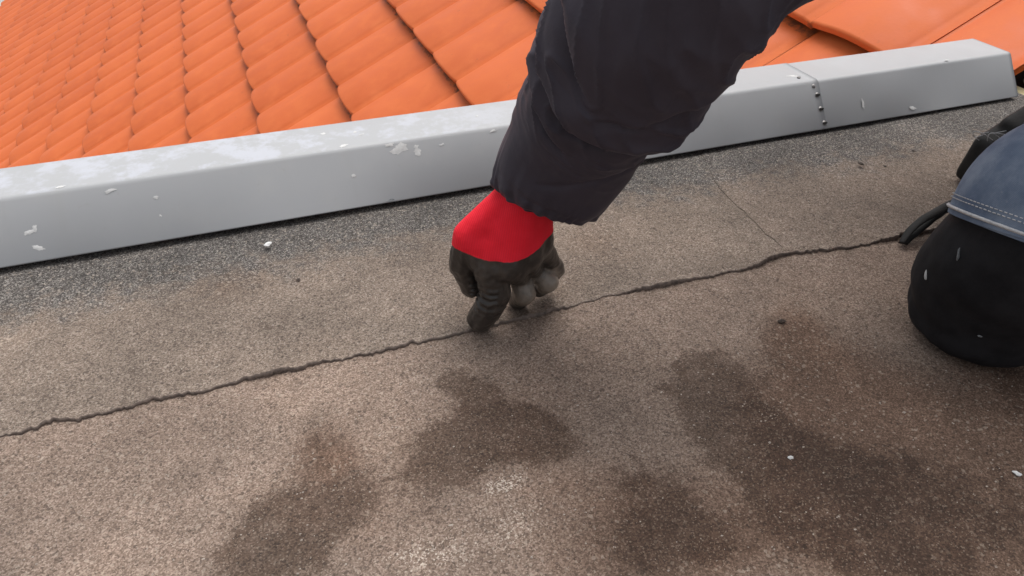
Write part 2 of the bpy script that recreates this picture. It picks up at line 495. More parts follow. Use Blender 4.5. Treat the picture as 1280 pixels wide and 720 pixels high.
# far sheets: ragged free edge facing the camera, real thickness
SBX = ground(965, 328).x
def far_sheet(xa, xb, thick, nxs, coolv, raglap):
    xs = [xa + (xb - xa) * i / nxs for i in range(nxs + 1)]
    V = []; F = []; mi = []
    NJ = 46
    for i, s in enumerate(xs):
        y0 = seam_y(s)
        for j in range(NJ + 3):
            if j == 0: y = y0 + .0015; z = zoff(s, y) - .002                           # foot, undercut
            elif j == 1:
                y = y0 + .0006; z = zoff(s, y) + thick * (.55 + .3 * nz(s * 90, 2.0))
            else:
                f = (j - 2) / NJ
                y = y0 + .0022 * (j == 2) * 0 + (YB - y0) * f ** 1.3 + (.0016 if j == 2 else 0)
                lip = .0044 * math.exp(-((y - y0) / .008) ** 2) * (.35 + 1.3 * nz(s * 11, 8.0)) + .0022 * math.exp(-((y - y0 - .012 - .006 * nz(s * 10, 4.0)) / .0035) ** 2) * smooth01(.05, .35, nz(s * 6, 11.0)) + .004 * math.exp(-((s - SBX) / .03) ** 2 - ((y - y0) / .02) ** 2) + .0012 * math.exp(-((y - y0) / .004) ** 2) * nz(s * 150, .4)
                z = zoff(s, y) + thick * (1 + .35 * nz(s * 9, 3.0) * math.exp(-(y - y0) / .03)) + max(lip, -.001)
            x = s
            if raglap and s < xa + .12:
                # left rim follows the end lap line
                w = 1 - (s - xa) / .12
                x = s + (lap_x(y) - xa) * w
            V.append((x, y, z))
    NY = NJ + 3
    for i in range(nxs):
        for j in range(NY - 1):
            F.append((i * NY + j, (i + 1) * NY + j, (i + 1) * NY + j + 1, i * NY + j + 1)); mi.append(1 if j < 2 else 0)
    if raglap:
        b = len(V)
        for j in range(NY):
            v = V[j]; V.append((v[0] + .001, v[1], v[2] - .004))
        for j in range(NY - 1):
            F.append((j, j + 1, b + j + 1, b + j)); mi.append(1)
    me = mesh('membrane_sheet', V, F, True)
    me.materials.append(MEM); me.materials.append(BIT)
    me.polygons.foreach_set('material_index', mi)
    paint(me, coolbase=coolv)
    return keep(link('membrane_sheet', me), roof)
XL = lap_x(.70)
a = far_sheet(X0, XL + .10, .0023, 1500, 1.0, False)
a['label'] = 'longer dusty bitumen strip with a ragged front edge along the seam'
b = far_sheet(XL - .0, X1, .0032, 420, .8, True)
b['label'] = 'short bitumen strip lapped over the longer one beyond the gloved hand'
# roof deck under the sheets
keep(link('roof_deck', from_bm('roof_deck', box(X0, X1 - .003, -1.3, YB + .01, -.16, -.012)), FELT), roof)
# loose mineral grit on the sheets
V = []; F = []
for k in range(9000):
    x = random.uniform(-.45, 1.3); y = random.uniform(.08, .84)
    if random.random() > .55 + .45 * nz(x * 8, y * 8, 2.0) + .25 * nz(x * 30, y * 30): continue
    far = y > interp(SEAM, x) + .008
    z = zoff(x, y) + ((.0032 if x > XL + .03 else .0023) if far else 0) + .0001
    r = random.choice((.0004, .0004, .0005, .0006, .0007, .0009)) * random.uniform(.8, 1.2)
    if random.random() < .006: r *= 1.9
    a0 = random.uniform(0, 6.28); b = len(V); st = random.uniform(.8, 1.9)
    for q in range(4):
        an = a0 + q * 1.57 + random.uniform(-.3, .3)
        dx, dy = math.cos(an) * r * (st if q % 2 else 1), math.sin(an) * r
        V.append((x + dx, y + dy, z))
    V.append((x + r * .2, y, z + r * random.uniform(.6, 1.1)))
    for q in range(4): F.append((b + q, b + (q + 1) % 4, b + 4))
tag(link('grit', mesh('grit', V, F), GRITM), 'pale loose mineral grit scattered over the bitumen roof', kind='stuff')

# ------------------------------------------------------------------ metal roof edge trim
TX1 = 1.3126; TXJ = onY(1032, 160, .8446).x
PROF = [(.8600, .0090), (.8490, .0088), (.8452, .0094), (.8458, .0108), (.8925, .0705), (.8942, .0724), (.8968, .0738), (.9000, .0742), (.9775, .0734), (.9800, .0728), (.9812, .0710), (.9822, -.045)]
def trim_section(xa, xb, off, n):
    V = []; F = []; m = len(PROF)
    for i in range(n + 1):
        x = xa + (xb - xa) * i / n
        w = .0004 * nz(x * 3.0, 1.0) + .0002 * nz(x * 12, 5.0)
        for k, (y, z) in enumerate(PROF):
            ny_, nz_ = (-.8, .6) if k < 5 else (0, 1)
            bul = .0022 * nz(x * 7 + 3, k * .35) * (1 if 3 <= k <= 4 else .25) * abs(nz(x * 1.3, 2.2)) + w * (1 if 2 < k < 9 else .3) + (.0007 * nz(x * 5.0, k * .7) if k in (2, 3) else 0)
            V.append((x, y + ny_ * (off + bul), z + nz_ * (off + bul)))
    for i in range(n):
        for k in range(m - 1):
            F.append((i * m + k, (i + 1) * m + k, (i + 1) * m + k + 1, i * m + k + 1))
    b = len(V)                                   # inner skin, 1.6 mm sheet, closes both ends
    for i in (0, n):
        base = len(V)
        for k, (y, z) in enumerate(PROF):
            V.append((V[i * m + k][0], y + (.0016 if k < 5 else 0), z - (.0016 if k >= 5 else .0004)))
        for k in range(m - 1):
            F.append((i * m + k, i * m + k + 1, base + k + 1, base + k))
    return mesh('trim_section', V, F, True)
trim = empty('metal_edge_flashing', (.3, .91, 0))
tag(trim, 'long pale grey metal flashing between the bitumen roof and the orange tiles', 'flashing')
s1 = keep(link('flashing_section', trim_section(X0, TXJ + .003, .0012, 220), TRIM), trim)
s2 = keep(link('flashing_section', trim_section(TXJ - .05, TX1, 0, 60), TRIM), trim)
s1['label'] = 'long flashing section with chalky water marks on its top'
s2['label'] = 'short right-hand flashing section riveted under the end of the long one'
# end plate closing the right end of the hollow trim
cap_v = [(TX1 - .0025, y, z - .001) for y, z in PROF[2:]] ; nn_ = len(cap_v)
cap_v += [(TX1 - .005, y, z) for _, y, z in cap_v]
cap_f = [tuple(range(nn_)), tuple(range(2 * nn_ - 1, nn_ - 1, -1))] + [(i, (i + 1) % nn_, nn_ + (i + 1) % nn_, nn_ + i) for i in range(nn_)]
keep(link('end_plate', mesh('end_plate', cap_v, cap_f), TRIM), trim)
NF = Vector((0, -.788, .616)); NTOP = Vector((0, 0, 1))
def face_pt(x, y):
    """pixel to a point on the sloping front face, or the top when above the ridge"""
    d = CF + CR * ((x - 640) / FPX) + CU * ((360 - y) / FPX)
    t = (Vector((0, .8458, .0108)) - CAM).dot(NF) / d.dot(NF); p = CAM + d * t
    if p.z > .0715:
        t = (.0742 - CAM.z) / d.z; p = CAM + d * t
        return p, NTOP
    return p, NF
def disc(p, n, r, h, seg=12):
    q = n.to_track_quat('Z', 'Y').to_matrix(); V = []; F = []
    for rr, hh in ((r, 0), (r * .95, h * .55), (r * .55, h)):
        for k in range(seg):
            a = 6.2832 * k / seg; V.append(p + q @ Vector((rr * math.cos(a), rr * math.sin(a), hh)))
    for i in range(2):
        for k in range(seg): F.append((i * seg + k, i * seg + (k + 1) % seg, (i + 1) * seg + (k + 1) % seg, (i + 1) * seg + k))
    F.append(tuple(2 * seg + k for k in range(seg)))
    return mesh('rivet', V, F, True)
for x, y, r in ((1016, 108, .0034), (1020.5, 119, .0044), (1025, 136.5, .0044), (1029.5, 154, .0044), (998, 98.5, .003)):
    p, n = face_pt(x, y)
    rv = keep(link('rivet', disc(p + n * .001, n, r, .0022), RIVET), trim)
    if r > .0041 or y < 100:
        e = p + n * .0032 + Vector((.0006, 0, -.0004))
        hole = disc(e, n, r * .78, .0006, 8); hole.name = 'rivet_hole'
        for v in hole.vertices:                  # a slot, wider than high
            dlt = v.co - e; v.co = e + Vector((dlt.x * 1.5, dlt.y * .7, dlt.z * .7))
        h = link('rivet_hole', hole, HOLE); keep(h, rv)
TRZ = [(y, z) for y, z in PROF[3:10]]
def on_trim(x, y, h):
    y = min(max(y, .8462), .9795)
    n = NF if y < .8930 else Vector((0, -.35, .94)) if y < .8995 else NTOP
    return Vector((x, y, interp(TRZ, y))) + n * h
def splat(px, py, w, hgt, rot, m, name, seed, thick=.0003):
    p, n = face_pt(px, py)
    lean = .616 if n is NF else 1.0               # how fast y changes along the face
    V = [on_trim(p.x, p.y, .0016 + thick)]; F = []; S = 26
    c, s = math.cos(R(rot)), math.sin(R(rot))
    for ring in (.35, .7, 1.0):
        for k in range(S):
            a = 6.2832 * k / S
            rad = ring * (1 + .55 * nz(math.cos(a) * 1.6 + seed, math.sin(a) * 1.6, seed * 3.3) + .35 * nz(math.cos(a) * 5, math.sin(a) * 5, seed))
            lx, ly = w * rad * math.cos(a), hgt * rad * math.sin(a)
            V.append(on_trim(p.x + lx * c - ly * s, p.y + (lx * s + ly * c) * lean, .0016 + thick * (1 - ring)))
    for k in range(S):
        F.append((0, 1 + k, 1 + (k + 1) % S))
        for r in (0, 1):
            b = 1 + r * S
            F.append((b + k, b + S + k, b + S + (k + 1) % S, b + (k + 1) % S))
    return keep(link(name, mesh(name, V, F, True), m), trim)
for i, (x, y, w, h, rot) in enumerate(((500, 179, .0135, .0034, 8), (487, 182, .007, .0022, 5), (522, 190, .005, .0048, 0), (520, 184, .003, .003, 0), (36, 291, .0068, .0026, 10), (44, 286, .0022, .0048, -10), (49, 310, .0062, .0030, -30), (195, 247, .0026, .0022, 0),
        (201, 270, .0015, .0013, 0), (442, 220, .0033, .0022, 20), (444, 166, .0026, .0028, 0), (452, 169, .0042, .0014, 10), (404, 168, .0034, .003, 0), (552, 181, .004, .0016, 8), (399, 273, .0022, .0016, 0), (75, 235, .0052, .0022, 12), (135, 232, .007, .0014, 8),
        (596, 146, .0024, .0018, 0), (990, 96, .011, .0030, -18), (1078, 130, .0022, .0085, 0), (1140, 135, .007, .0026, -20), (1183, 76, .0042, .0016, 5), (430, 183, .006, .003, 30), (616, 164, .006, .0014, 8))):
    splat(x, y, w, h, rot, WHITE, 'paint_spot', i * 1.7)
splat(487, 253, .0088, .0036, 15, GREYMARK, 'dark_mark', 3.3)

# ------------------------------------------------------------------ tiled roof beyond the trim
P0 = Vector((.96535, 2.52365, -.24429)); TU = Vector((-.01595, .99987, 0)); TV = Vector((-.85574, -.01365, -.51722)); TN = Vector((-.51715, -.00825, .85585))
G, W = .3803, .2885
tiled = empty('house', P0)
tag(tiled, 'house with a steep orange tiled roof sloping away beyond the metal flashing', 'house')
def tile_mesh(name, xa, seg):
    """x across (+ = away along the course), y up slope from the nose, z normal"""
    def prof(x):
        f = x / W
        a = .023 * (.5 - .5 * math.cos(2 * math.pi * f)) ** .58
        return a - .009 * math.exp(-(min(f, 1 - f) / .018) ** 2)
    def nose(x):                                  # gently rounded front edge
        f = x / W
        return .012 * (1 - math.sin(math.pi * max(0, min(1, f))) ** .5)
    xs = [xa + (W * 1.0 - xa) * k / seg for k in range(seg + 1)]
    L = G + .06; lapv = []; V = []; F = []; n = seg + 1
    rows = ((0.0, -.018), (0.0, -.0055), (.003, -.0016), (.009, 0), (.13, 0), (G - .022, 0), (G - .006, 0), (G + .012, 0), (L, 0))
    for yy, dz in rows:
        for x in xs:
            lapv.append(max(0, 1 - abs(yy - G - .006) / .028) if yy > .2 else (.62 * max(0, 1 - math.sin(math.pi * min(1, max(0, x / W))) * 1.6) if yy < .004 else 0))  # dirt band at the lap; dashes in the nose valleys are painted gap shade
            z = prof(x) * (1.0 if yy < .2 else .9) + dz + .036 * (1 - yy / G) + .004
            V.append((x, yy + nose(x) * max(0, 1 - yy / .1), z))
    for r in range(len(rows) - 1):
        for k in range(seg):
            F.append((r * n + k, r * n + k + 1, (r + 1) * n + k + 1, (r + 1) * n + k))
    for side in (0, seg):                         # rims down the two long sides
        b = len(V)
        for r in range(1, len(rows)):
            v = V[r * n + side]; V.append((v[0], v[1], v[2] - .016))
        for r in range(len(rows) - 2):
            q = ((r + 1) * n + side, (r + 2) * n + side, b + r + 1, b + r)
            F.append(q if side else q[::-1])
    me = mesh(name, V, F, True)
    me.attributes.new('soil_and_shade', 'FLOAT', 'POINT').data.foreach_set('value', lapv + [0.0] * (len(V) - len(lapv)))
    return me
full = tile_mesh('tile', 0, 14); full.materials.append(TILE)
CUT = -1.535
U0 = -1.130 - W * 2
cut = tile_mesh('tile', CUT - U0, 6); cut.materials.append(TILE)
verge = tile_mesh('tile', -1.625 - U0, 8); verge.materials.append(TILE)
MT = Matrix((TU, -TV, TN)).transposed().to_4x4()
cells = []
EAVE = 13
for i in range(-5, EAVE + 1):
    for k in range(0, 62):
        o = P0 + TU * (U0 + W * k) + TV * (G * (i + .03))
        c = P0 + TU * (U0 + W * (k + .5)) + TV * (G * (i - .4))
        v = c - CAM; dep = v.dot(CF)
        px = 640 + FPX * v.dot(CR) / dep if dep > .1 else 9999
        py = 360 - FPX * v.dot(CU) / dep if dep > .1 else 9999
        inv = dep > .1 and -60 < px < 1400 and -70 < py < 235 - .14 * px
        cells.append((not inv, dep, i, k, o))
cells.sort(key=lambda c: (c[0], c[1]))
stuffV = []; stuffF = []
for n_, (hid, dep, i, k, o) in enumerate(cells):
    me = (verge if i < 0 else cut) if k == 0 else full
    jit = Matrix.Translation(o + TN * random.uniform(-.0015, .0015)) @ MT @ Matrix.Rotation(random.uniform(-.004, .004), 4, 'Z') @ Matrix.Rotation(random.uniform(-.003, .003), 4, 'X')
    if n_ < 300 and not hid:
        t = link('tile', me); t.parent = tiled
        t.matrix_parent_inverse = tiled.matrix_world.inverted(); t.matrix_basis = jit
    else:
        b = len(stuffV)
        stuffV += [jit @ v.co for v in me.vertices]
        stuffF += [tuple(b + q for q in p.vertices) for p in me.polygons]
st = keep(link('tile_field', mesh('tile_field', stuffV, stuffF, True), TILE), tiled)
st['kind'] = 'stuff'
def slab(u0, u1, i0, i1, n0, n1):
    V = [P0 + TU * u + TV * (G * i) + TN * n for n in (n0, n1) for u, i in ((u0, i0), (u1, i0), (u1, i1), (u0, i1))]
    return mesh('slab', V, [(0, 1, 2, 3), (7, 6, 5, 4), (0, 4, 5, 1), (1, 5, 6, 2), (2, 6, 7, 3), (3, 7, 4, 0)])
keep(link('underlay', slab(CUT + .01, 17, -5.8, EAVE - .05, -.05, -.022), FELT), tiled)
e0 = P0 + TV * (G * (EAVE + .08)) + TN * -.03
gut = []
for s in range(9):
    a = math.pi * s / 8
    gut.append((e0.x - .065 - .065 * math.cos(a) * -1 - .065 * 0, e0.z - .01 - .065 * math.sin(a)))
V = []; F = []
for y in (e0.y - 1.6, e0.y + 15):
    for gx, gz in gut: V.append((gx, y, gz))
    for gx, gz in gut: V.append((e0.x - .065 + (gx - e0.x + .065) * 1.08, y, gz * 1.0 + (gz - e0.z) * .08))
for k in range(8):
    F.append((k, k + 1, 18 + k + 1, 18 + k)); F.append((9 + k, 18 + 9 + k, 18 + 10 + k, 10 + k))
F += [(0, 9, 27, 18), (8, 26, 35, 17)]
keep(link('gutter', mesh('gutter', V, F), GUTTER), tiled)
# cheek wall carrying the flat roof above the tiles
for bx in ((X0, 1.30, .899, .972, -2.2, -.047), (X0 - .06, X0 - .004, -1.3, .972, -4.2, -.02)):
    keep(link('dormer_wall', from_bm('dormer_wall', box(*bx)), WALLM), tiled)
g = tag(link('ground', mesh('ground', [(-120, -120, -6), (120, -120, -6), (120, 120, -6), (-120, 120, -6)], [(0, 1, 2, 3)]), PAVE), 'pale paving far below the roof', kind='structure')
# battens at the far right end, where the flat roof meets the slope
bt = tag(link('batten', from_bm('batten', box(1.356, 1.40, .25, .925, -.05, -.006, .003)), WOOD), 'yellowish pine batten at the right end of the flashing', 'batten')
bt2 = tag(link('batten', from_bm('batten', box(1.43, 1.50, .25, .928, -.01, .028, .003)), GREYWOOD), 'weathered grey batten behind the yellowish one', 'batten')
sh = tag(link('roof_underlay', mesh('roof_underlay', [(1.35, .2, -.07), (1.35, .975, -.07), (2.2, .975, .30), (2.2, .2, .30), (1.35, .2, -.08), (1.35, .975, -.08), (2.2, .975, .29), (2.2, .2, .29)],
    [(0, 3, 2, 1), (4, 5, 6, 7), (0, 1, 5, 4), (1, 2, 6, 5), (2, 3, 7, 6), (3, 0, 4, 7)]), FELT), 'black roofing underlay below the battens', kind='structure')

# ------------------------------------------------------------------ small litter on the roof
def chip(px, py, r, m, name, label, cat, seed, flat=.35):
    c = ground(px, py, .0068 if py < 330 else .001)
    bm = bmesh.new(); bmesh.ops.create_icosphere(bm, subdivisions=2, radius=r)
    for v in bm.verts:
        d = v.co.normalized(); k = 1 + .5 * nz(d.x * 1.5 + seed, d.y * 1.5, d.z * 1.5) + .3 * nz(d.x * 4, d.y * 4 + seed, d.z * 4)
        v.co = Vector((v.co.x * k * 1.25, v.co.y * k * .85, v.co.z * k * flat))
    o = link(name, from_bm(name, bm), m); o.location = c + Vector((0, 0, r * flat * .6)); o.rotation_euler = (0, 0, seed)
    return tag(o, label, cat)
chip(335, 306, .0042, WHITE, 'paint_chip', 'white paint chip on dark bitumen just in front of the long flashing', 'chip', .7)
chip(1076, 205, .0042, DARKBIT, 'leaf_fragment', 'dark leaf crumb below the riveted joint of the flashing', 'leaf', 1.9)
chip(1142, 189, .0026, DARKBIT, 'leaf_fragment', 'tiny dark crumb between flashing and blue denim knee', 'leaf', 2.4)
chip(977, 402, .0038, DARKBIT, 'leaf_fragment', 'dark crumb on brown silt left of the black knee pad', 'leaf', 3.1)
chip(1106, 208, .0022, DARKBIT, 'leaf_fragment', 'tiny dark crumb right of the crumb below the riveted joint', 'leaf', 8.1)
chip(1049, 168, .0020, DARKBIT, 'leaf_fragment', 'tiny dark crumb close under the flashing just right of the rivets', 'leaf', 9.3)
chip(373, 351, .0032, DARKBIT, 'leaf_fragment', 'small dark crumb on the grey strip left of the gloved hand', 'leaf', 4.6)
chip(1271, 592, .0028, WHITE, 'stone_chip', 'pale stone chip at the lower right on damp brown bitumen', 'chip', 5.2)
chip(988, 572, .0022, WHITE, 'stone_chip', 'pale stone chip inside the long dark damp stain', 'chip', 6.0)

# ------------------------------------------------------------------ the kneeling worker
TIP = ground(599, 408)
WR = at(659, 236, .698)
ELB = at(815, 20, .52); SHO = Vector((.57, .495, .56))
KNL = Vector((.683, .374, .079)); HIPL = Vector((1.06, .33, .41))
KNR = Vector((1.0, .76, .50)); HIPR = Vector((1.22, .58, .45))
NECK = Vector((.66, .58, .82)); SHR = Vector((.82, .76, .76)); HEAD = Vector((.56, .58, .94))
WRR = Vector((1.02, .80, .585)); ELR = Vector((.98, .93, .76))
ANL = Vector((1.09, .43, .075)); ANR = Vector((1.155, .612, .10))
body_caps = [
    (HIPL, .075, KNL + Vector((0, 0, .01)), .050), (KNL, .050, ANL, .035), (HIPR, .075, KNR, .050), (KNR, .050, ANR, .035),
    ((HIPL + HIPR) / 2, .115, Vector((.95, .52, .62)), .115), (Vector((.95, .52, .62)), .115, (SHO + SHR) / 2, .11), (HIPL, .09, HIPR, .09),
    (SHO, .055, SHR, .055), (SHO, .05, ELB, .040), (ELB, .040, WR, .026), (SHR, .05, ELR, .040), (ELR, .040, WRR, .027),
    ((SHO + SHR) / 2 + Vector((0, 0, .02)), .06, NECK, .052), (NECK, .052, HEAD, .062), (HEAD + Vector((.02, 0, .035)), .088, HEAD + Vector((-.03, -.005, -.035)), .064),
    (HEAD + Vector((-.03, -.005, -.035)), .060, HEAD + Vector((-.055, -.01, -.085)), .036),
    (HEAD + Vector((-.10, -.015, -.01)), .010, HEAD + Vector((-.118, -.018, -.040)), .013),
    (HEAD + Vector((.01, -.092, -.01)), .012, HEAD + Vector((.012, -.092, .02)), .014), (HEAD + Vector((.01, .092, -.01)), .012, HEAD + Vector((.012, .092, .02)), .014),
    (HEAD + Vector((-.088, -.040, .012)), .012, HEAD + Vector((-.088, -.022, .012)), .012), (HEAD + Vector((-.088, .022, .012)), .012, HEAD + Vector((-.088, .040, .012)), .012),
    (HEAD + Vector((-.090, -.018, -.085)), .010, HEAD + Vector((-.090, .012, -.085)), .010),
    (WRR, .027, WRR + Vector((-.06, -.03, -.01)), .034), (WR, .026, (WR + at(640, 320, .73)) / 2, .022),
]
person = link('person', capsules('person', body_caps, .008, 4), SKIN)
tag(person, 'kneeling worker in dark puffy jacket, red and black glove pressing the roof seam', 'person')

# hair
def normals(me):
    return [n.vector.copy() for n in me.vertex_normals]
hv = capsules('hair', [(HEAD + Vector((.03, 0, .05)), .094, HEAD + Vector((.045, 0, -.01)), .080)], .006, 3)
for v in hv.vertices:
    v.co += v.co.normalized() * .003 * nz(v.co.x * 60, v.co.y * 60, v.co.z * 60)
link('hair', hv, HAIR, person)

# --- glove on the pressing hand
iM = at(611, 334, .728); mM = at(638, 330, .722); rM = at(658, 320, .726); pM = at(674, 303, .734)
thB = at(588, 296, .722)
iP = at(620, 364, .742); iD = at(610, 386, .758)
TIPc = at(601, 398, .772)
mQ = at(650, 346, .768); mP = at(656, 367, .770); mT = at(648, 375, .805)
rP = at(686, 353, .782); rT = at(674, 360, .81)
pP = at(697, 338, .800); pT = at(684, 350, .82)
rQ = at(666, 338, .776)
tM = at(580, 330, .745); tT = at(590, 358, .765)
caps = [
    (WR, .028, mM, .020), (WR, .026, iM, .0185), (WR, .026, rM, .0180), (WR, .024, pM, .0165), (iM, .0175, mM, .0185), (mM, .0185, rM, .0175), (rM, .0175, pM, .0160),
    (iM, .0180, iP, .0172), (iP, .0172, iD, .0162), (iD, .0162, TIPc, .0160),
    (mM, .0160, mQ, .0130), (mQ, .0130, mP, .0128), (mP, .0128, mT, .0115), (rM, .0150, rQ, .0122), (rQ, .0122, rP, .0118), (rP, .0118, rT, .0105), (pM, .0130, pP, .0092), (pP, .0092, pT, .0085), (WR.lerp(iM, .5), .024, WR.lerp(pM, .5), .022), (WR.lerp(iM, .8), .021, WR.lerp(pM, .8), .019), (thB, .019, WR.lerp(iM, .75), .020), (WR.lerp(thB, .6), .021, WR.lerp(iM, .5), .022),
    (WR, .023, thB, .0195), (thB, .0195, tM, .0165), (tM, .0158, tT, .0130), (thB, .0175, iM, .0165),
    (at(672, 214, .69), .031, WR, .028)]
gm = capsules('glove', caps, .0013, 5)
ax = (mM - WR); al = ax.length; ax.normalize()
lat = (pM - iM); lat = (lat - ax * lat.dot(ax)).normalized()
bp = [at(565, 306, .722), at(590, 320, .712), at(612, 327, .708), at(648, 325, .705), at(677, 310, .712), at(692, 280, .722)]
bpt = sorted(((p - WR).dot(lat), (p - WR).dot(ax)) for p in bp)
idir = (iD - iM).normalized()
dip = []; dusty = []
bm = bmesh.new(); bm.from_mesh(gm)
soft = [v for v in bm.verts if (v.co - WR).dot(ax) < al * 1.0]
for _ in range(40):
    bmesh.ops.smooth_vert(bm, verts=soft, factor=.5, use_axis_x=True, use_axis_y=True, use_axis_z=True)
bm.to_mesh(gm); bm.free()
GN = normals(gm)
for v in gm.vertices:
    p = v.co.copy(); rel = p - WR
    t, l = rel.dot(ax), rel.dot(lat)
    d = t - sum(interp(bpt, max(l + o_, bpt[0][0])) for o_ in (-.014, -.009, -.004, 0, .004, .009, .014)) / 7
    dip.append(d)
    # folded latex on the index finger
    s = (p - iM).dot(idir); rad = (p - iM - idir * s).length
    nrm = GN[v.index]
    if rad < .021 and .012 < s:
        L_ = (iD - iM).length
        f = math.exp(-((s - L_ * .62) / .016) ** 2)
        w = math.sin(s * 760 + 3.6 * nz(p.x * 60, p.y * 60, p.z * 60)) * .0013 * f
        p = p + nrm * w
    fold = .0011 * nz(p.x * 75 + 3, p.y * 75, p.z * 55) + .0006 * nz(p.x * 200, p.y * 200, p.z * 160)
    v.co = p + nrm * fold * (1.0 if d > 0 else .25)
    ds = max(1.2 * math.exp(-((p - mP).length / .021) ** 2), 1.2 * math.exp(-((p - rP).length / .024) ** 2), math.exp(-((p - pP).length / .018) ** 2), .75 * math.exp(-((p - TIPc).length / .020) ** 2)) - .1
    ds += .25 * max(0, math.exp(-((p - iP).length / .02) ** 2))
    dusty.append(ds)
for nm, dat in (('dip', dip), ('dusty', dusty)):
    gm.attributes.new(nm, 'FLOAT', 'POINT').data.foreach_set('value', dat)
gl = link('glove', gm, GLOVE, person)
gl['label'] = 'red knit glove with black latex fingers, index finger pressed on the seam'

# right hand glove, resting on the far thigh outside the picture
fd = Vector((-.9, -.35, -.25)).normalized(); sd_ = Vector((.3, -.9, .1)).normalized()
caps = [(WRR, .028, WRR + fd * .08, .030), (WRR + fd * .02 - sd_ * .03, .018, WRR + fd * .07 - sd_ * .055, .013)]
for k in range(4):
    b0 = WRR + fd * .085 + sd_ * (-.030 + .020 * k)
    ln = (.036, .042, .039, .030)[k]
    caps += [(WRR + fd * .03 + sd_ * (-.015 + .01 * k), .018, b0, .0115), (b0, .0115, b0 + fd * ln + Vector((0, 0, -.012)), .0105), (b0 + fd * ln + Vector((0, 0, -.012)), .0105, b0 + fd * ln * 1.6 + Vector((0, 0, -.04)), .0095)]
g2 = capsules('glove', caps, .003, 3)
g2.attributes.new('dip', 'FLOAT', 'POINT').data.foreach_set('value', [(v.co - WRR).dot(fd) - .06 for v in g2.vertices])
g2.attributes.new('dusty', 'FLOAT', 'POINT')
link('glove', g2, GLOVE, person)

# --- jacket: torso, sleeves
torso = [((HIPL + HIPR) / 2 + Vector((.06, .01, -.03)), .155, .14), ((HIPL + HIPR) / 2 + Vector((-.02, 0, .03)), .165, .15), (Vector((1.0, .50, .60)), .155, .145), (Vector((.84, .53, .69)), .16, .14), ((SHO + SHR) / 2 + Vector((-.0, 0, .03)), .15, .115), (NECK + Vector((.01, 0, 0)), .08, .08)]
def jdisp(t, a, p):
    return .010 * abs(math.sin(t * 22)) + .006 * nz(p.x * 9, p.y * 9, a * 2)
jacket = link('jacket', loft('jacket', torso, 70, 48, up=(.1, -1, .05), disp=jdisp), NYLON, person)

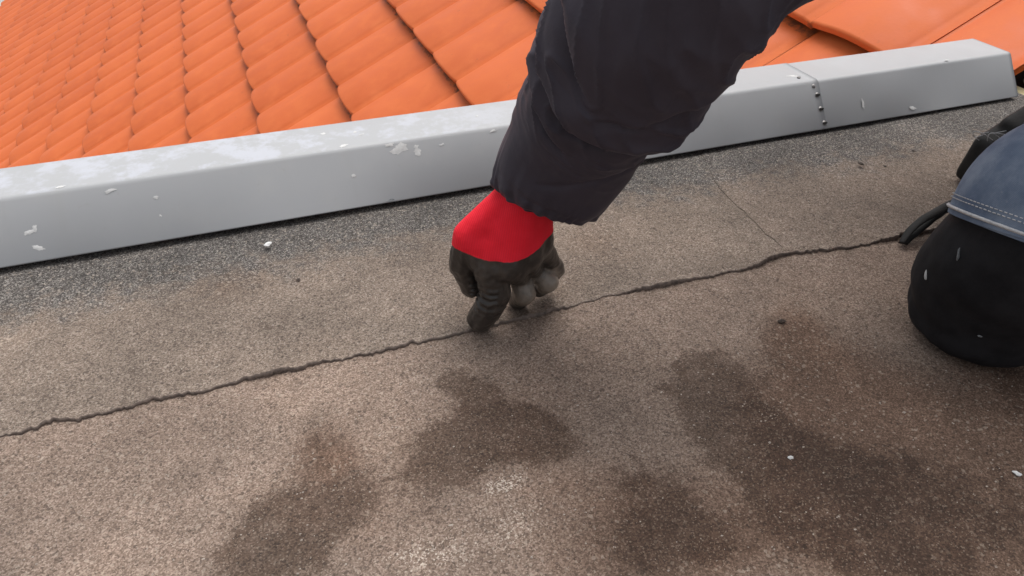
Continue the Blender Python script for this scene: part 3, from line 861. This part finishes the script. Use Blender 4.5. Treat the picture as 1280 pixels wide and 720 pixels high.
def toward_cam(p):
    return (CAM - p)
cuff = at(677, 239, .700)
ctrl = [(at(673, 257, .703), .030, .031), (at(675, 252, .702), .044, .045), (at(679, 242, .698), .0540, .0550), (at(690, 221, .688), .0590, .0600), (at(708, 190, .668), .0615, .0625), (at(730, 152, .640), .0630, .0640), (at(752, 118, .610), .0640, .0652),
        (at(780, 74, .572), .0665, .0680), (at(812, 24, .532), .0690, .0705), (at(860, -35, .505), .072, .0725), (at(930, -110, .488), .074, .074), (at(1050, -240, .475), .078, .078), (SHO, .085, .085)]
NC = len(ctrl) - 1
def px_axis(t):
    q = catmull([list(c[0]) + [0, 0] for c in ctrl], t); return Vector(q[:3])
def sleeve_disp(t, a, p):
    """a = 0 faces the camera, a > 0 one side; folds of a padded nylon sleeve"""
    k = t * NC                                    # ring number in control points
    s = math.sin(a); c = math.cos(a)
    d = .0035 * nz(p.x * 10 + c, p.y * 10 + s, p.z * 10) + .0018 * nz(p.x * 26 + 2 * c, p.y * 26 + 2 * s, p.z * 26)
    # main fold below the elbow: the upper part overhangs the lower one
    kc = 6.35 + .55 * s * s * (1.2 if s < 0 else .55) + .12 * nz(s * 3, c * 3) - .10 * s
    x = k - kc
    amp = .40 + .60 * smooth01(-.55, .25, s * SG)
    d += amp * (.0165 * smooth01(-.06, .06, x) * math.exp(-max(x, 0) / 1.1) - .0100 * math.exp(-((x + .10) / .20) ** 2))
    # second crease, slanting from the outer edge to the middle
    kc2 = 5.45 + .95 * max(0, -s * SG)
    x2 = k - kc2
    m2 = smooth01(.15, -.35, s * SG) * smooth01(-.75, .05, c)
    d += m2 * (.0105 * smooth01(-.10, .14, x2) * math.exp(-max(x2, 0) / .5) - .0080 * math.exp(-((x2 + .10) / .15) ** 2))
    # slack dents in the upper sleeve
    kc3 = 7.25 + .9 * (-s * SG)
    x3 = k - kc3
    m3 = smooth01(.1, -.5, s * SG) * smooth01(-.75, .05, c)
    d += m3 * (.0095 * smooth01(-.08, .08, x3) * math.exp(-max(x3, 0) / .5) - .0075 * math.exp(-((x3 + .1) / .16) ** 2))
    # small pocket of cloth caught at the middle of the main fold
    d += .0045 * math.exp(-((k - 6.75) / .22) ** 2 - ((s * SG + .12) / .22) ** 2) * (c > 0)
    # shallow diagonal tension line on the forearm
    x4 = k - (3.9 + 1.4 * s * SG)
    d -= .0022 * math.exp(-(x4 / .14) ** 2) * smooth01(-.3, .2, s * SG) * (c > 0)
    x5 = k - (6.9 + .9 * s * SG + .5 * nz(s * 2, 7.0))
    d += smooth01(-.6, .1, c) * (.0035 * smooth01(-.12, .12, x5) * math.exp(-max(x5, 0) / .4) - .003 * math.exp(-((x5 + .1) / .15) ** 2)) * smooth01(-.1, .3, s * SG)
    w_ = noise.noise(Vector((k * 2.6 + 1.2 * s, s * 1.4, c * 1.4)))
    d += .0014 * (1 - abs(w_) * 2.2) * smooth01(3.5, 5.5, k) - .0007 * smooth01(3.5, 5.5, k)
    ga = math.exp(-max(0, k - 2.2) / 1.0)
    d += ga * (.0013 * math.sin(24 * a + 3 * nz(c * 2, s * 2, 1.0) * 3) * (.5 + nz(c * 3, s * 3, 5.0)))
    rg = 1 - 2 * abs(noise.noise(Vector((k * 1.9 + s * 2.4 * SG, s * 2.2, c * 2.2 + 4))))
    d += .0030 * max(0, rg) ** 4 * smooth01(4.6, 6, k) * smooth01(11, 9, k)
    # gathered hem
    hem = math.exp(-((k - 1.6) / .75) ** 2)
    d += hem * (.0018 * math.sin(15 * a + 2.5 * math.sin(3 * a)) + .0036 * nz(c * 5, s * 5, k * 2)) 
    # upper arm folds
    if k > 8.5:
        d += .006 * math.sin(k * 5 + 1.4 * s) * smooth01(8.5, 10, k)
    return d
# which sign of sin(a) lies to the right in the picture
_p = px_axis(.5); _tan = (px_axis(.52) - px_axis(.48)).normalized()
_e1 = (CAM - _p); _e1 = (_e1 - _tan * _e1.dot(_tan)).normalized()
SG = 1 if _tan.cross(_e1).dot(CR) > 0 else -1
ts = [i / 330 for i in range(331)]
sl = loft('sleeve', ctrl, 0, 176, up=toward_cam, disp=sleeve_disp, ts=ts)
slo = link('sleeve', sl, NYLON, jacket)
slo['label'] = 'dark padded sleeve folded below the elbow'
hemv = []
for k in range(97):
    a = 2 * math.pi * k / 96
    q = catmull([list(c[0]) + [c[1], c[2]] for c in ctrl], 3.0 / NC)
    p = Vector(q[:3]); tan = (px_axis(3.1 / NC) - px_axis(2.9 / NC)).normalized()
    e1 = (CAM - p); e1 = (e1 - tan * e1.dot(tan)).normalized(); e2 = tan.cross(e1)
    r = (q[3] + sleeve_disp(3.0 / NC, a, p) + .0001)
    hemv.append(p + e1 * math.cos(a) * r + e2 * math.sin(a) * r)
sr = [(SHR, .085, .085), ((SHR + ELR) / 2, .078, .078), (ELR, .070, .070), ((ELR + WRR) / 2, .062, .062), (WRR + Vector((.01, .01, .01)), .045, .045)]
link('sleeve', loft('sleeve', sr, 60, 40, up=(0, 0, 1), disp=lambda t, a, p: .006 * nz(p.x * 14, p.y * 14, p.z * 14) + .003 * math.sin(t * 40)), NYLON, jacket)

# --- trousers: denim thighs over black knee pads
trous = link('trousers', capsules('trousers', [(HIPL, .105, HIPR, .11), ((HIPL + HIPR) / 2 + Vector((.05, 0, 0)), .12, (HIPL + HIPR) / 2 + Vector((-.05, 0, .04)), .12),
    (ANL + Vector((-.02, 0, .005)), .052, KNL + Vector((.12, 0, 0)), .062), (ANR + Vector((0, 0, .0)), .050, KNR, .066), (KNR, .07, HIPR, .09)], .007, 4), DENIM, person)
RC = at(1301, 299, .668)                          # centre of the hem ring on the near leg
def leg(ring, hip, r0, name_label=None, detail=True):
    axv = (CR * .283 + CU * .894 - CF * .33).normalized()
    def dd(t, a, p):
        f = smooth01(0, .08, t)
        return .0035 * nz(p.x * 16, p.y * 16, p.z * 16) + .0014 * nz(p.x * 50, p.y * 50, p.z * 50) - .0015 * math.exp(-((t - .075) / .012) ** 2)
    c = [(ring - axv * .001, r0 - .012, r0 - .012), (ring - axv * .003, r0 - .003, r0 - .003), (ring, r0, r0), (ring + axv * .03, r0 + .001, r0 + .001), (at(1362, 243, .650), r0 + .004, r0 + .004), (at(1400, 214, .642), r0 + .006, r0 + .006), (at(1530, 110, .62), r0 + .016, r0 + .016), (hip, r0 + .030, r0 + .030)]
    o = link('trouser_leg', loft('trouser_leg', c, 120, 96, up=toward_cam, disp=dd), DENIM, trous)
    if detail:
        e1 = CAM - ring; e1 = (e1 - axv * e1.dot(axv)).normalized(); e2 = axv.cross(e1)
        for off, rr, th in ((.0030, r0 + .0018, .0017), (.0115, r0 + .0030, .00055), (.0150, r0 + .0030, .00055)):
            V = []; F = []; S = 120; b = 0
            for k in range(S):
                gap = th < .001
                a0 = 2 * math.pi * k / S; a1 = 2 * math.pi * (k + (.62 if gap else 1.0)) / S
                ring_ = []
                for a in (a0, a1):
                    rad = e1 * math.cos(a) + e2 * math.sin(a)
                    p = ring + axv * off + rad * (rr + .0025 * nz(math.cos(a) * 1.3, math.sin(a) * 1.3, 2.0) * 0)
                    p += rad * (.0035 * nz(p.x * 16, p.y * 16, p.z * 16))
                    for q in range(5):
                        b_ = 2 * math.pi * q / 5
                        ring_.append(p + rad * math.cos(b_) * th + axv * math.sin(b_) * th)
                base = len(V); V += ring_
                for q in range(5): F.append((base + q, base + (q + 1) % 5, base + 5 + (q + 1) % 5, base + 5 + q))
            s = link('hem_stitching', mesh('hem_stitching', V, F, True), STITCH, o)
    return o
leg(RC, HIPL, .082)
def knee(kn, ring, an, big, label):
    up_ = ring - kn
    d = (an - kn).normalized()
    foot = tuple((kn + Vector((.036 * math.cos(a_) + (.022 if math.cos(a_) > 0 else 0), .040 * math.sin(a_), -.044)), .033) for a_ in [q * math.pi / 6 for q in range(12)])
    me = capsules('knee_pad', [foot + ((kn + up_ * .5, .072),), ((ring + up_ * .12, .066), (kn + up_ * .45, .077), (kn + Vector((0, 0, -.002)), .0785)), ((kn + up_ * .45, .074), (kn + Vector((.010, -.008, -.02)), .060), (kn + Vector((.11, -.035, -.02)), .058), (kn + Vector((.09, -.02, .05)), .066)),
        (kn + Vector((.02, 0, -.015)), .070, kn + d * .16 + Vector((0, 0, -.012)), .062)], .0032, 8)
    KN = normals(me)
    for v in me.vertices:
        p = v.co.copy(); n = KN[v.index]
        v.co = p + n * (.0045 * nz(p.x * 13, p.y * 13, p.z * 13) + .0016 * nz(p.x * 34, p.y * 34, p.z * 20) + .0006 * nz(p.x * 70, p.y * 70, p.z * 70))
        if v.co.z < .002: v.co.z = .002
    o = link('knee_pad', me, PADM, person); o['label'] = label
    return o
kp = knee(KNL, RC, ANL, .084, 'black padded knee below the denim hem, pressed on the roof')
# paint flecks on the near pad
def fleck(px, py, d, w, h, rot, m, seed):
    bm = bmesh.new(); bmesh.ops.create_icosphere(bm, subdivisions=2, radius=1)
    for v in bm.verts:
        k = 1 + .5 * nz(v.co.x * 2 + seed, v.co.y * 2, v.co.z * 2); v.co *= k
    c = at(px, py, d); ca, sa = math.cos(R(rot)), math.sin(R(rot))
    for v in bm.verts:
        x, y = v.co.x * w, v.co.y * h
        v.co = c + CR * (x * ca - y * sa) + CU * (x * sa + y * ca) + CF * v.co.z * .0007
    return from_bm('paint_fleck', bm, True)
def surf(me, px, py):
    """depth at which the pixel's ray first meets a mesh"""
    from mathutils.bvhtree import BVHTree
    bv = BVHTree.FromPolygons([v.co for v in me.vertices], [tuple(p.vertices) for p in me.polygons])
    d = (CF + CR * ((px - 640) / FPX) + CU * ((360 - py) / FPX))
    hit = bv.ray_cast(CAM, d.normalized())
    return hit[3] / d.length if hit[0] else None
for px, py, w, h, rot, m in ((1158, 343, .0022, .0058, -8, WHITE), (1199, 316, .0018, .0075, -18, GREYMARK), (1226, 420, .003, .0016, 0, GREYMARK)):
    dd = surf(kp.data, px, py)
    if dd: link('paint_fleck', fleck(px, py, dd, w, h, rot, m, px), m, kp)
# loose strap of the pad, lying forked on the roof
def strip(name, pts, w, th, m, parent):
    ctrl = [(p, w, th) for p in pts]
    ctrl[0] = (pts[0], w * .75, th); ctrl[-1] = (pts[-1], w * .7, th)
    return link(name, loft(name, ctrl, 30, 12, up=(.55, .8, .25), disp=lambda t, a, p: .0006 * nz(p.x * 90, p.y * 90, p.z * 90)), m, parent)
def gz(x, y, z): return ground(x, y, z)
strip('strap', [gz(1127, 304, .006), gz(1136, 290, .016), gz(1150, 277, .026), gz(1168, 266, .034), gz(1186, 256, .04), gz(1205, 246, .045)], .0058, .0020, BOOT, kp)
strip('strap', [gz(1130, 304, .004), gz(1143, 291, .011), gz(1157, 280, .019), gz(1171, 269, .028), gz(1188, 259, .034)], .0062, .0018, BOOT, kp)
# boots: one kneeling toe-down, one planted behind the near knee
cp = [(ANL, .048, ANL + Vector((.06, 0, .01)), .046), (ANL + Vector((.06, 0, .01)), .048, ANL + Vector((.10, -.002, -.02)), .050), (ANL + Vector((.09, 0, -.02)), .044, ANL + Vector((.13, 0, .07)), .040)]
link('boot', capsules('boot', cp, .006, 4), BOOT, person)
A_ = ANR
def av(x, y, z): return A_ + Vector((x, y, z))
cp = [(av(.01, 0, .06), .054, av(.01, 0, -.03), .050),
      ((av(-.195, -.030, -.082), .012), (av(-.195, .030, -.082), .012), (av(-.188, -.024, -.034), .016), (av(-.188, .024, -.034), .016), (av(.05, -.028, -.085), .014), (av(.05, .028, -.085), .014), (av(-.09, -.016, .012), .024), (av(-.09, .016, .012), .024), (av(.03, 0, .02), .04)),
      ((av(-.165, -.020, -.005), .012), (av(-.165, .020, -.005), .012), (av(-.02, -.02, .05), .02), (av(-.02, .02, .05), .02))]
bm_ = capsules('boot', cp, .004, 4)
for v in bm_.vertices:
    v.co.z = max(v.co.z, .004)
b2 = link('boot', bm_, BOOT, person)
b2['label'] = 'dark boot with loose pale laces just behind the near knee'
bv_d = .97
for k in range(5):
    px_ = 1218 + 8.0 * k; py_ = 168 + 1.0 * k
    dd = surf(bm_, px_, py_) or .98
    b0 = at(px_, py_ + random.uniform(0, 8), dd - .003)
    e_ = at(px_ + random.uniform(-16, 12), py_ - random.uniform(2, 12), dd - .014)
    mid_ = (b0 + e_) / 2 + CR * random.uniform(-.01, .01) + CU * random.uniform(0, .008)
    link('lace', tube('lace', [b0, mid_, e_, e_ + CR * random.uniform(.004, .022) + CU * random.uniform(-.008, .004)], .0005, 5, 12), STITCH, b2)
